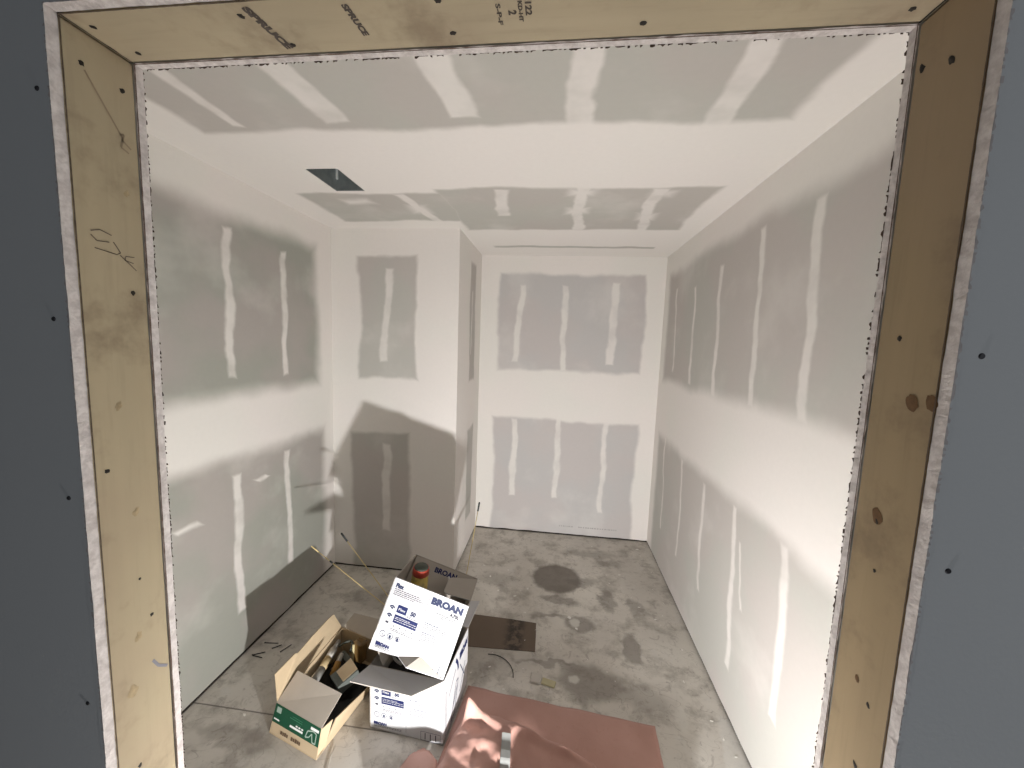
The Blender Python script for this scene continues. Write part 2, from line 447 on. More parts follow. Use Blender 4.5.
torn('torn_paper', wf, Y0-.0008, -1, .0, .0035, 8, plain('frayed_paper', (.33, .31, .31, 1), .95, var=.4, scale=100), .75)
# thin brown paper seam between board and wood, proud by a hair
def seam(name, parent, ya, w, seed, mat):
    bm = bmesh.new(); n = 420; e = .0007
    for kx, length in (('L', OH), ('H', OR_-OL), ('R', OH)):
        pts = []
        for i in range(n+1):
            a = length*i/n; ww = w*(.55+.9*abs(noise.noise((a*22, seed, 2))))+.0012*max(0, noise.noise((a*110, seed, 5)))
            p0, p1 = ya-ww, ya+ww*.7
            if kx == 'L': q = ((OL+e+.0016, p0, a), (OL+e+.0016, p1, a))
            elif kx == 'R': q = ((OR_-e-.0016, p0, a), (OR_-e-.0016, p1, a))
            else: q = ((OL+a, p0, OH-e-.0016), (OL+a, p1, OH-e-.0016))
            pts.append([bm.verts.new(v) for v in q])
        for a, b in zip(pts, pts[1:]): bm.faces.new([a[0], b[0], b[1], a[1]])
    return link(name, bm, mat, parent)
seam('paper_seam', wi, Y2+.0003, .0016, 3.3, m_torn)
seam('paper_seam', wf, Y1+.0005, .0011, 7.7, plain('seam_brown', (.10, .075, .055, 1), .95, var=.4, scale=90))

# wood framing
def member(name, a, b, mat, bev=.003):
    bm = bmesh.new(); box(bm, a, b)
    bmesh.ops.bevel(bm, geom=bm.edges[:], offset=bev, segments=2, affect='EDGES')
    return tag(link(name, bm, mat), kind='structure')
e = .0004
stL = member('trim_1', (OL-.038, Y1+e, 0), (OL, Y2, OH-.002), m_woodL)
stR = member('trim_2', (OR_, Y1+e, 0), (OR_+.038, Y2, OH-.002), m_woodR)
hd = member('trim_3', (OL-.038, Y1+e, OH), (OR_+.038, Y2, OH+.038), m_woodH)
bm = bmesh.new()   # dark joints where header meets studs
for x, s in ((OL, 1), (OR_, -1)):
    pts = []
    for i in range(31):
        y = Y1+D*i/30; w = .0015+.0028*abs(noise.noise((y*40, x, 1)))
        pts.append([bm.verts.new((x, y, OH-.0006)), bm.verts.new((x+s*w, y, OH-.0006))])
    for a, b in zip(pts, pts[1:]): bm.faces.new([a[0], b[0], b[1], a[1]])
link('joint_gap', bm, m_nail, hd)

def mark(parent, name, c, n, r, mat, stretch=None, seg=12, lump=.25):
    """small irregular disc lying on a surface: centre c, normal n"""
    n = V(n); u = n.orthogonal().normalized(); v = n.cross(u)
    if stretch: u = V(stretch).normalized(); v = n.cross(u)
    k = V(stretch).length if stretch else 1
    bm = bmesh.new(); rr = random.Random(int(c[0]*997+c[1]*883+c[2]*771))
    ctr = bm.verts.new(V(c)+n*.0011)
    ring = [bm.verts.new(V(c)+n*.0004+r*(1+rr.uniform(-lump, lump))*(k*math.cos(2*math.pi*i/seg)*u+math.sin(2*math.pi*i/seg)*v)) for i in range(seg)]
    for i in range(seg): bm.faces.new([ctr, ring[i], ring[(i+1) % seg]])
    return link(name, bm, mat, parent)
N = 'nail_head'
for y, z, r in ((.567, 2.106, .0042), (.624, 2.10, .0042), (.62, 1.76, .004), (.56, 1.451, .004), (.616, 1.146, .0035), (.599, 1.23, .0025), (.577, .863, .004)):
    mark(stL, N, (OL, y, z), (1, 0, 0), r, m_nail)
for y, z, r, s in ((.588, 2.072, .0042, 1.6), (.631, 2.09, .0042, 1.6), (.608, 1.72, .004, 1.1), (.604, 1.453, .004, 1.6), (.576, 1.18, .003, 1.5), (.583, 1.071, .004, 1.6), (.596, 1.378, .003, 1)):
    mark(stR, N, (OR_, y, z), (-1, 0, 0), r, m_nail, (0, .5*s, .8*s))
for x, y in ((-.735, .569), (-.722, .624), (-.482, .567), (-.442, .624), (-.183, .562), (-.177, .618), (.102, .619), (.453, .62)):
    mark(hd, N, (x, y, OH), (0, 0, -1), .0042, m_nail, (1.2, .2, 0))
for y, z, r in ((.575, 1.632, .009), (.548, 1.636, .008), (.604, 1.458, .009), (.60, 1.20, .004)):
    mark(stR, 'knot', (OR_, y, z), (-1, 0, 0), r, m_knot, (0, .5, 1.3), 18, .12)
for y, z, r in ((.585, 1.56, .005), (.60, 1.36, .005), (.575, 1.02, .008), (.62, 1.93, .004), (.59, 1.12, .006)):
    mark(stL, 'knot', (OL, y, z), (1, 0, 0), r, plain('scuff', (.33, .26, .155, 1), var=.4, scale=120), (0, .6, 1.5), 16, .3)
def strokes(parent, name, fn, lines, w, mat):
    bm = bmesh.new()
    for ln in lines:
        for a, b in zip(ln, ln[1:]):
            d = V((b[0]-a[0], b[1]-a[1])); 
            if d.length == 0: continue
            p = V((-d.y, d.x)).normalized()*w/2
            face(bm, [fn(a[0]+p.x, a[1]+p.y), fn(b[0]+p.x, b[1]+p.y), fn(b[0]-p.x, b[1]-p.y), fn(a[0]-p.x, a[1]-p.y)])
    return link(name, bm, mat, parent)
onL = lambda y, z: (OL+.0007, y, z)
strokes(stL, 'pencil_mark', onL, [[(.562, 1.852), (.575, 1.857), (.592, 1.852)], [(.562, 1.846), (.57, 1.838), (.588, 1.84)], [(.566, 1.826), (.598, 1.822), (.604, 1.826), (.594, 1.842)],
    [(.603, 1.822), (.615, 1.812), (.628, 1.80)], [(.626, 1.823), (.612, 1.822), (.61, 1.815), (.624, 1.812)]], .0016, m_pencil)
strokes(stL, 'pencil_mark', onL, [[(.570, 2.098), (.62, 2.02)], [(.615, 2.025), (.622, 2.028), (.616, 2.005), (.628, 2.0)], [(.618, 2.018), (.632, 2.008)]], .003, plain('graphite_smear', (.27, .21, .14, 1)))
strokes(stL, 'blue_scuff', onL, [[(.612, 1.052), (.622, 1.032), (.630, 1.025), (.638, 1.018)]], .005, plain('blue_grey_scuff', (.20, .20, .23, 1)))

# stamps on the header: lettering meshes
def text_mesh(body, size, bold=0., sx=1.):
    cu = bpy.data.curves.new('lettering', 'FONT'); cu.body = body; cu.size = size; cu.offset = bold; cu.resolution_u = 3
    o = bpy.data.objects.new('lettering', cu); C.objects.link(o)
    bpy.context.view_layer.update()
    me = bpy.data.meshes.new_from_object(o.evaluated_get(bpy.context.evaluated_depsgraph_get()))
    bpy.data.objects.remove(o); bpy.data.curves.remove(cu)
    vs = [(v.co.x*sx, v.co.y) for v in me.vertices]; fs = [tuple(p.vertices) for p in me.polygons]
    bpy.data.meshes.remove(me)
    return vs, fs
def add_text(bm, body, x, y, size, fn, mi=0, bold=0., fit=None, rot=0., align='l'):
    """text with its lower left corner at x,y in panel space; fn maps panel (u,v) to 3D; fit = wanted width"""
    vs, fs = text_mesh(body, size, bold)
    if not vs: return
    x0 = min(v[0] for v in vs); x1 = max(v[0] for v in vs)
    s = fit/(x1-x0) if fit else 1
    if align == 'r': x -= (x1-x0)*s
    c, sn = math.cos(rot), math.sin(rot)
    vv = []
    for a, b in vs:
        p, q = (a-x0)*s, b
        vv.append(bm.verts.new(fn(x+p*c-q*sn, y+p*sn+q*c)))
    for f in fs:
        try: bm.faces.new([vv[i] for i in f]).material_index = mi
        except ValueError: pass
bm = bmesh.new()
onH = lambda x, y: (x, -y, OH-.0007)      # seen from below: text up is towards the hall
q = math.radians
add_text(bm, 'SPRUCE', -.470, -.553, .016, onH, 0, .0012, fit=.080, rot=q(-80))
add_text(bm, 'SPRUCE', -.322, -.558, .013, onH, 0, .0008, fit=.056, rot=q(-84))
add_text(bm, '122', -.064, -.572, .012, onH, 0, .0005, fit=.022, rot=q(-90))
add_text(bm, 'KD-HT', -.074, -.570, .008, onH, 0, .0004, fit=.034, rot=q(-90))
add_text(bm, '2', -.088, -.584, .015, onH, 0, .0007, rot=q(-90))
add_text(bm, 'S-P-F', -.105, -.572, .009, onH, 0, .0003, fit=.036, rot=q(-90))
add_text(bm, 'NL', -.068, -.5435, .012, onH, 0, .0008, fit=.018, rot=q(-90))
add_text(bm, 'GA', -.086, -.5435, .010, onH, 0, .0006, fit=.018, rot=q(-90))
add_text(bm, '88', -.106, -.5435, .010, onH, 0, .0005, fit=.018, rot=q(-90))
link('lumber_stamp', bm, m_ink, hd)

# screws in the grey face
m_screw = plain('black_phosphate', (.03, .03, .035, 1), .5, .5)
for x, z in ((-.779, 2.044), (-.785, 1.707), (-.786, 1.415), (-.784, 1.043), (.509, 1.698), (.51, 1.424)):
    bm = bmesh.new(); bmesh.ops.create_cone(bm, cap_ends=True, segments=14, radius1=.0038, radius2=.0028, depth=.0012, matrix=Matrix.Translation((x, Y0-.0006, z)) @ Matrix.Rotation(math.pi/2, 4, 'X'))
    link('screw_head', bm, m_screw, wf)

# ------------------------------------------------------------------ cartons
m_white = plain('carton_white', (.52, .52, .535, 1), .7, 0, .15, .02, 12)
m_liner = plain('carton_grey_liner', (.36, .33, .295, 1), .9, var=.08, scale=20)
m_navy = plain('navy_ink', (.008, .014, .075, 1), .6, var=.08)
m_pale = plain('pale_grey_ink', (.045, .045, .06, 1), .6, var=.15)
m_mid = plain('slate_ink', (.022, .03, .075, 1), .6, var=.1)
CW, CH = .337, .30
def rect(bm, fn, x0, y0, x1, y1, mi=0): face(bm, [fn(x0, y0), fn(x1, y0), fn(x1, y1), fn(x0, y1)], mi)
def frame_rect(bm, fn, x0, y0, x1, y1, w, mi):
    rect(bm, fn, x0, y0, x1, y0+w, mi); rect(bm, fn, x0, y1-w, x1, y1, mi); rect(bm, fn, x0, y0, x0+w, y1, mi); rect(bm, fn, x1-w, y0, x1, y1, mi)
def ring2(bm, fn, cx, cy, r, w, mi, a0=0, a1=360, n=20):
    for i in range(n):
        a = math.radians(a0+(a1-a0)*i/n); b = math.radians(a0+(a1-a0)*(i+1)/n)
        face(bm, [fn(cx+r*math.cos(a), cy+r*math.sin(a)), fn(cx+r*math.cos(b), cy+r*math.sin(b)), fn(cx+(r-w)*math.cos(b), cy+(r-w)*math.sin(b)), fn(cx+(r-w)*math.cos(a), cy+(r-w)*math.sin(a))], mi)
def front_print(fn, skip=lambda fx, fy: False, W=CW, Hh=CH):
    """carton face artwork; fn(u, v, lift) maps metres from the lower left to 3D. Materials 0 navy 1 mid 2 pale 3 white"""
    bm = bmesh.new(); rnd = random.Random(11)
    f = lambda u, v: fn(u, v, .0007); f2 = lambda u, v: fn(u, v, .0013)
    X = lambda a: a*W; Y = lambda a: (1-a)*Hh
    def lines(x0, x1, y0, n, pitch, h, mi=2, right=False):
        for i in range(n):
            y = y0+i*pitch; a, b = x0, x1-(rnd.uniform(0, .12) if not right else 0)
            if right: a += rnd.uniform(0, .14)
            x = a
            while x < b:
                w = min(b-x, rnd.uniform(.012, .045)); 
                if not skip(x, y): rect(bm, f, X(x), Y(y+h), X(x+w), Y(y), mi)
                x += w+.007
    if not skip(.5, .1):
        add_text(bm, 'BROAN', X(.54), Y(.145), .036, f, 1, .0027, fit=X(.415))
        add_text(bm, 'Flex', X(.05), Y(.115), .023, f, 1, .0016, fit=X(.11))
        add_text(bm, 'A70L', X(.935), Y(.215), .019, f, 2, .0010, fit=X(.125), align='r')
        lines(.05, .45, .135, 4, .024, .010)
    lines(.58, .93, .235, 3, .022, .008, right=True)
    rect(bm, f, X(.505), Y(.93), X(.5085), Y(.03), 2)
    for cy in (.39, .50):
        ring2(bm, f, X(.10), Y(cy)-.003, .0135, .0055, 1, 20, 160, 10); rect(bm, f, X(.085), Y(cy+.015), X(.115), Y(cy-.008), 1)
    rect(bm, f, X(.165), Y(.425), X(.295), Y(.320), 0); add_text(bm, 'Flex', X(.185), Y(.39), .014, f2, 3, .0002, fit=X(.09))
    add_text(bm, '50', X(.345), Y(.40), .023, f, 1, .0014, fit=X(.07)); add_text(bm, '+', X(.31), Y(.38), .012, f, 2); add_text(bm, '%', X(.425), Y(.365), .009, f, 2)
    lines(.31, .46, .415, 2, .018, .007)
    rect(bm, f, X(.165), Y(.565), X(.475), Y(.455), 0)
    for j, yy in enumerate((.482, .502, .528)):
        x = .18
        while x < (.38 if j < 1 else .45):
            w = rnd.uniform(.015, .05); rect(bm, f2, X(x), Y(yy+.006), X(x+w), Y(yy), 3); x += w+.007
    for x in (.19, .27, .35, .43): rect(bm, f, X(x), Y(.615), X(x+.014), Y(.60), 2)
    rect(bm, f, X(.08), Y(.60), X(.12), Y(.575), 2)
    lines(.165, .50, .645, 2, .02, .007)
    for cx in (.10, .20, .30):
        ring2(bm, f, X(cx), Y(.75), .0125 if cx < .25 else .010, .0018, 1)
        if cx > .15: rect(bm, f, X(cx-.012), Y(.775), X(cx+.012), Y(.735), 1)
        else: face(bm, [f(X(cx-.012), Y(.74)), f(X(cx-.008), Y(.735)), f(X(cx+.012), Y(.765)), f(X(cx+.008), Y(.77))], 1)
    add_text(bm, 'BROAN', X(.058), Y(.905), .016, f, 0, .0014, fit=X(.18))
    lines(.058, .46, .915, 2, .018, .007)
    lines(.55, .80, .405, 1, .02, .010, 1); lines(.55, .94, .43, 3, .022, .007)
    lines(.55, .85, .535, 1, .02, .009, 1); lines(.55, .94, .56, 5, .022, .007)
    frame_rect(bm, f, X(.705), Y(.985), X(.97), Y(.845), .0016, 1)
    for x in (.76, .83, .90): rect(bm, f, X(x), Y(.965), X(x+.012), Y(.865), 2)
    return bm
PM = [m_navy, m_mid, m_pale, m_white]
th = .004
# --- lower carton
a0, a1, a2 = V((-.733, 1.446, 0)), V((-.396, 1.417, 0)), V((-.365, 1.728, 0)); a3 = a0+(a2-a1)
ux = (a1-a0).normalized(); uy = (a2-a1).normalized(); UP = V((0, 0, 1)); hb = V((0, 0, CH))
Z3 = V((0, 0, .002))
c1 = thing('carton', 'white printed carton standing on the concrete floor with its grey front flap open', 'box', tuple((a0+a2)/2))
bm = bmesh.new()
nf = V((ux.y, -ux.x, 0)); nr = V((uy.y, -uy.x, 0))
slab(bm, [a0+Z3, a1+Z3, a1+hb, a0+hb], nf, th)
slab(bm, [a1+Z3, a2+Z3, a2+hb, a1+hb], nr, th)
slab(bm, [a2+Z3, a3+Z3, a3+hb, a2+hb], -nf, th)
slab(bm, [a3+Z3, a0+Z3, a0+hb, a3+hb], -nr, th)
slab(bm, [a0+Z3, a1+Z3, a2+Z3, a3+Z3], (0, 0, -1), th)
child('carton_body', bm, [m_white, m_liner], c1)
fn1 = lambda u, v, l: a0+ux*u+UP*v+nf*l
child('front_print', front_print(fn1, skip=lambda fx, fy: fy < .3), PM, c1)
# front flap opened outwards and slightly up; inside (grey) faces up
p0, p1 = a0+hb, a1+hb
f0 = V((-.741, 1.302, .358)); f1 = p1+V((-.068, -.085, -.004)); f1b = p1+V((-.012, -.012, .001)); 
bm = bmesh.new(); nn = (p1-p0).cross(f0-p0).normalized(); nn = nn if nn.z < 0 else -nn
# gentle bend along the crease: polygon fan with a mid line
slab(bm, [p0, p1, f1b, p0.lerp(p1, .88)+(f1-p1)*1.0, f0], nn, -.0035)
bmesh.ops.triangulate(bm, faces=bm.faces[:])
child('front_flap', bm, [m_white, m_liner], c1)
# back flap lying outwards
q0, q1 = a2+hb, a3+hb
bm = bmesh.new(); slab(bm, [q0, q1, q1+uy*.155+V((0, 0, -.02)), q0+uy*.20+V((-.002, 0, .0))], (0, 0, -1), -.0035)
bmesh.ops.triangulate(bm, faces=bm.faces[:]); child('back_flap', bm, [m_white, m_liner], c1)
# left flap hanging down outside
q0, q1 = a0+hb, a3+hb
bm = bmesh.new(); dn = -nr*.018+V((0, 0, -.075)); slab(bm, [q0-nr*.0005+uy*.0, q1-nr*.0005, q1+dn, q0+dn-uy*0], -nr, .0035, 0, 1); child('side_flap', bm, [m_white, m_liner], c1)
# right side artwork
bm = bmesh.new(); fr = lambda u, v: a1+uy*u+UP*v+nr*.0007
add_text(bm, 'BROAN', .19, .232, .040, fr, 0, .0040, fit=.11)
ring2(bm, fr, .08, .20, .10, .016, 0, 0, 50, 10)
frame_rect(bm, fr, .02, .02, .035, .22, .003, 2); strokes_ = [((.09, .02), (.15, .16)), ((.15, .16), (.175, .155)), ((.175, .155), (.135, .02)), ((.135, .02), (.09, .02)), ((.10, .05), (.16, .13)), ((.20, .20), (.26, .10)), ((.06, .17), (.14, .23)), ((.20, .06), (.27, .16))]
for (x0, y0), (x1, y1) in strokes_:
    d = V((x1-x0, y1-y0)); p = V((-d.y, d.x)).normalized()*.0028
    face(bm, [fr(x0+p.x, y0+p.y), fr(x1+p.x, y1+p.y), fr(x1-p.x, y1-p.y), fr(x0-p.x, y0-p.y)], 1)
child('side_print', bm, PM, c1)

# --- upper carton, tipped, resting in the mouth of the lower one
def rotv(a):
    a = V(a); return Matrix.Rotation(a.length, 3, a.normalized())
R2 = rotv((-.236, .291, .035)); T2 = V((-.514, 1.439, .502))+V((0, 0, .004))
def L2(x, y, z): return R2 @ V((x, y, z))+T2
w2, h2, d2 = .1675, .15, .31
c2 = thing('carton', 'tilted white printed carton lying on top of the other carton, open at its top', 'box', tuple(L2(0, .15, -.15)))
n_f = R2 @ V((0, -1, 0)); n_r = R2 @ V((1, 0, 0)); n_u = R2 @ V((0, 0, 1))
# front panel: a grid whose bottom edge curls
bm = bmesh.new(); nx, nz = 24, 16; gv = {}; gb = {}
def bottom(x):   # the lower middle edge is bent up
    f = (x+w2)/(2*w2)
    if f < .37: return .018*f/.37
    if f < .65: return .018+.035*(f-.37)/.28
    return .053*(1-(f-.65)/.35)
for i in range(nx+1):
    x = -w2+2*w2*i/nx
    for j in range(nz+1):
        z = h2-(2*h2-bottom(x))*j/nz
        cur = max(0, (j/nz-.8)/.2)**2
        y = -.008*cur*math.sin(math.pi*min(1, max(0, (x+w2)/(2*w2))))
        gv[i, j] = bm.verts.new(L2(x, y, z)); gb[i, j] = bm.verts.new(L2(x, y+th, z))
for i in range(nx):
    for j in range(nz):
        f = bm.faces.new([gv[i, j], gv[i, j+1], gv[i+1, j+1], gv[i+1, j]]); f.material_index = 0
        f = bm.faces.new([gb[i, j], gb[i+1, j], gb[i+1, j+1], gb[i, j+1]]); f.material_index = 1
    for j, fl in ((0, 0), (nz, 1)):
        bm.faces.new([gv[i, j], gv[i+1, j], gb[i+1, j], gb[i, j]]).material_index = 1
for i in (0, nx):
    for j in range(nz): bm.faces.new([gv[i, j], gv[i, j+1], gb[i, j+1], gb[i, j]]).material_index = 1
# left, back, partial right walls
slab(bm, [L2(-w2, 0, h2), L2(-w2, d2, h2), L2(-w2, d2, -h2), L2(-w2, 0, -h2)], -n_r, th)
slab(bm, [L2(-w2, d2, h2), L2(w2, d2, h2), L2(w2, d2, -h2), L2(-w2, d2, -h2)], -n_f, th)
slab(bm, [L2(w2, 0.004, h2), L2(w2, d2, h2), L2(w2-.03, d2, -.06), L2(w2-.035, .12, 0.0), L2(w2-.012, 0.02, .06)], n_r, th)
child('carton_body', bm, [m_white, m_liner], c2)
def fn2(u, v, l):
    x, z = u-w2*1.0, v-h2
    return L2(x*2*w2/CW if False else x, 0, z)+n_f*l
def fn2s(u, v, l): return fn2(u*(2*w2)/CW, v, l+.0003 if v > .08 else l+.0012+.008*max(0, (.06-v)/.06)**2*math.sin(math.pi*u/CW))
child('front_print', front_print(fn2s), PM, c2)
# grey bottom flap seen below the curled edge
bm = bmesh.new()
FX = lambda f, y, z: L2(-w2+2*w2*f, y, -h2+z)
pts = [FX(.37, -.001, .018), FX(.65, -.001, .053), FX(.995, -.001, .001), FX(.53, -.045, .017)]
slab(bm, pts, n_u, .0025, 0, 1); bmesh.ops.triangulate(bm, faces=bm.faces[:])
child('flap_or_light_block', bm, [m_liner, m_white], c2)
bm = bmesh.new(); FB = lambda f, z: L2(-w2+2*w2*f, d2-.008, -h2+z)
slab(bm, [FB(.16, -.001), FB(.97, -.001), FB(.93, -.045), FB(.20, -.085)], -n_f, .003, 0, 1)
child('flap_or_light_block', bm, [m_white, m_liner], c2)  # unseen flap added to block light leaking out behind the cartons
bm = bmesh.new(); q0, q1 = L2(-w2+.005, .055, -h2-.001), L2(-w2+.005, d2-.012, -h2-.001)
slab(bm, [q0, q1, q1+V((.060, -.01, -.090)), q0+V((.034, 0, -.105))], -n_r, .003, 0, 1); bmesh.ops.triangulate(bm, faces=bm.faces[:])
child('flap_or_light_block', bm, [m_liner, m_liner], c2)  # added flap, stops light slipping out between the cartons on the left
# right top flap folded in, rounded corners
def rounded(cor, r, n=5):
    out = []
    k = len(cor)
    for i in range(k):
        p, c, q = V(cor[i-1]), V(cor[i]), V(cor[(i+1) % k])
        if r[i] == 0: out.append(c); continue
        a = c+(p-c).normalized()*r[i]; b = c+(q-c).normalized()*r[i]
        for j in range(n+1):
            t = j/n; out.append(a*(1-t)**2+c*2*t*(1-t)+b*t**2)
    return out
bm = bmesh.new(); fl = rounded([L2(w2-.005, .06, h2-.001), L2(w2-.005, d2-.012, h2-.001), L2(.035, d2-.03, h2-.03), L2(.04, .10, h2-.03)], [0, 0, .03, .03])
slab(bm, fl, n_u, .0035, 0, 1); child('top_flap', bm, [m_liner, m_white], c2)
bm = bmesh.new(); fl = rounded([L2(w2-.03, .055, h2-.0085), L2(w2-.03, d2-.04, h2-.0085), L2(.065, d2-.05, h2-.0305), L2(.072, .095, h2-.0295)], [.01, .01, .02, .02])
# back top flap folded down inside with brand lettering
bk0, bk1 = L2(-w2+.01, d2-.006, h2-.004), L2(w2-.02, d2-.006, h2-.004); fo = R2 @ V((0, -.085, -.115))
bm.free(); bm = bmesh.new(); slab(bm, [bk0, bk1, bk1+fo, bk0+fo], n_f+n_u, .0035, 0, 1); bf = child('back_flap', bm, [m_liner, m_white], c2)
bm = bmesh.new(); ex = (bk1-bk0).normalized(); ev = -fo.normalized(); en = ex.cross(ev).normalized(); en = en if en.dot(n_u) > 0 else -en
add_text(bm, 'BROAN', .11, .105, .032, lambda u, v: bk0+fo+ex*u+ev*v+en*.0008, 0, .0015, fit=.115)
child('flap_print', bm, m_navy, c2)

# ------------------------------------------------------------------ tube in the upper carton, hoses in the gap
m_yel = NT('tube_yellow_label', .4, 0, .4)
m_yel.color(m_yel.mix(m_yel.ramp(m_yel.noise(m_yel.P, 45, 3), .45, .6), (.42, .30, .06, 1), (.25, .19, .05, 1))); m_yel = m_yel.m
m_red = plain('cap_red', (.36, .05, .03, 1), .4)
m_drk = plain('dark_plastic', (.03, .033, .032, 1), .5, var=.2)
m_tan = plain('tan_plastic', (.34, .27, .17, 1), .6)
tp = L2(-.088, .085, .192); tb = L2(-.045, .155, -.06); ax = (tb-tp).normalized()
ct = thing('adhesive_tube', 'yellow adhesive tube with a red rim leaning out of the tilted carton', 'tube', tuple(tb))
bm = bmesh.new(); tube(bm, [tp+ax*.030, tb], [.036, .044], 24); child('tube_body', bm, m_yel, ct, True)
bm = bmesh.new(); tube(bm, [tp, tp+ax*.004, tp+ax*.030], [.034, .0365, .037], 24); child('red_rim', bm, m_red, ct, True)
bm = bmesh.new(); tube(bm, [tp-ax*.004, tp], [.029, .032], 24); child('end_cap', bm, plain('cap_green_black', (.06, .07, .055, 1), .5), ct, True)
def arc(pa, pb, sag, n=16):
    pa, pb, sag = V(pa), V(pb), V(sag); return [pa.lerp(pb, i/n)+sag*math.sin(math.pi*i/n) for i in range(n+1)]
bm = bmesh.new(); gq = {}
for i in range(19):
    for j in range(19):
        p = (a0+V((.012, .014, 0))).lerp(a1+V((-.012, .014, 0)), i/18).lerp((a3+V((.012, -.014, 0))).lerp(a2+V((-.012, -.014, 0)), i/18), j/18)
        gq[i, j] = bm.verts.new((p.x, p.y, .175+.03*noise.noise((p.x*14, p.y*14, 2))+.012*noise.noise((p.x*40, p.y*40, 7))))
for i in range(18):
    for j in range(18): bm.faces.new([gq[i, j], gq[i+1, j], gq[i+1, j+1], gq[i, j+1]])
tag(link('dark_filler', bm, plain('carton_shade_black', (.012, .012, .012, 1), .5, 0, .3), smooth=True), 'black bag added to darken the inside of the lower white carton, seen through its open front', 'filler')  # made-up black heap, stands in for the dark inside the carton
bm = bmesh.new(); tube(bm, arc((-.585, 1.53, .325), (-.425, 1.452, .300), (-.02, -.03, -.012)), .0085, 10)
tag(link('hose', bm, plain('cream_hose', (.50, .45, .36, 1), .5), smooth=True), 'cream curved hose lying in the open mouth of the lower carton', 'hose')
bm = bmesh.new(); tube(bm, arc((-.69, 1.60, .318), (-.60, 1.470, .300), (-.015, -.02, -.01)), .006, 10)
tag(link('cable', bm, plain('grey_cable', (.27, .27, .26, 1), .5), smooth=True), 'grey curved cable beside the cream hose in the lower carton', 'cable')

# ------------------------------------------------------------------ thin rods sticking up behind the cartons
m_rod = plain('rod_fibre', (.62, .50, .24, 1), .5, var=.15)
def rod(tip, base, label, tiplen, black=True, ext=.12):
    tip, base = V(tip), V(base); d = (base-tip).normalized()
    r = thing('rod', label, 'rod', tuple(base), 'thin rods standing in the cartons')
    bm = bmesh.new(); tube(bm, [tip+d*tiplen, base+d*ext], .0021, 8); child('shaft', bm, m_rod, r, True)
    bm = bmesh.new(); tube(bm, [tip, tip+d*.004, tip+d*tiplen], [.003, .0052, .0048] if black else [.002, .0028, .0028], 8)
    child('tip', bm, m_drk if black else m_rod, r, True)
    if not black:
        bm = bmesh.new(); tube(bm, [tip+d*.125, tip+d*.145], .0042, 8); child('collar', bm, m_drk, r, True)
rod((-1.061, 1.791, .690), (-.682, 1.728, .296), 'thin yellow rod with black tip leaning left from the carton', .055)
rod((-1.205, 1.757, .623), (-.690, 1.722, .300), 'thin yellow rod reaching lowest and farthest left from the carton', .05, False)
rod((-.386, 2.042, .807), (-.43, 1.80, .304), 'thin rod with black tip rising right beside the corner of the white back wall', .05, True, .0)

# ------------------------------------------------------------------ kraft carton with green label
m_kraft = plain('kraft_board', (.46, .36, .235, 1), .85, var=.1, scale=18)
m_kraftg = plain('kraft_grey_flap', (.43, .385, .33, 1), .85, var=.06, scale=18)
m_green = plain('green_label', (.007, .066, .033, 1), .5, var=.1)
BL, BR = V((-1.145, 1.363, .002)), V((-.881, 1.288, .002)); KR, KL = V((-.795, 1.740, .002)), V((-1.081, 1.818, .002))
TL, TR = V((-1.122, 1.384, .125)), V((-.868, 1.307, .125)); UR, UL = V((-.775, 1.745, .125)), V((-1.09, 1.835, .13))
g1 = thing('kraft_carton', 'brown open carton with a green front label standing left of the white cartons', 'box', tuple((BL+KR)/2))
bm = bmesh.new()
fnm = (BR-BL).cross(TL-BL).normalized(); fnm = fnm if fnm.y < 0 else -fnm
slab(bm, [BL, BR, TR, TL], fnm, th, 0, 0, 0)
slab(bm, [BL, KL, UL, TL], (-1, 0, 0), th, 0, 0, 0)
slab(bm, [KL, KR, UR, UL], (0, 1, 0), th, 0, 0, 0)
slab(bm, [BR+V((.006, .03, 0)), BR.lerp(KR, .68), KR, UR, V((-.795, 1.57, .075)), V((-.825, 1.45, .095)), V((-.845, 1.375, .105)), V((-.858, 1.34, .06))], (1, -.2, 0), th, 0, 0, 0)
slab(bm, [BL, BR, KR, KL], (0, 0, -1), th, 0, 0, 0)
bmesh.ops.triangulate(bm, faces=bm.faces[:])
child('carton_body', bm, [m_kraft], g1)
# torn kraft corner piece at front right
bm = bmesh.new(); slab(bm, [TR+V((.001, .003, -.004)), TR+V((.022, .045, -.002)), BR+V((.018, .035, .03)), BR+V((.003, .004, .012))], (1, -.4, 0), .003, 0, 0, 0); bmesh.ops.triangulate(bm, faces=bm.faces[:]); child('torn_corner', bm, m_kraft, g1)
# green label over the upper front
bm = bmesh.new(); up = (TL-BL).normalized(); Hf = (TL-BL).length
def onG(s, t, l=.0008): return BL.lerp(BR, s)+((TL.lerp(TR, s)-BL.lerp(BR, s))*t)+fnm*l
n = 12
for i in range(n):
    face(bm, [onG(i/n, .40), onG((i+1)/n, .40), onG((i+1)/n, 1), onG(i/n, 1)], 0)
def gr(s0, t0, s1, t1, mi=1): face(bm, [onG(s0, t0, .0016), onG(s1, t0, .0016), onG(s1, t1, .0016), onG(s0, t1, .0016)], mi)
gr(.05, .75, .15, .93, 2); gr(.065, .78, .10, .90, 1); gr(.03, .50, .15, .55); gr(.38, .53, .66, .60); gr(.50, .63, .54, .68); gr(.56, .63, .60, .68); gr(.62, .63, .66, .68); gr(.80, .82, .97, .91)
gr(.35, .80, .62, .82, 3); gr(.40, .87, .62, .885, 3); gr(.50, .72, .60, .735, 3)
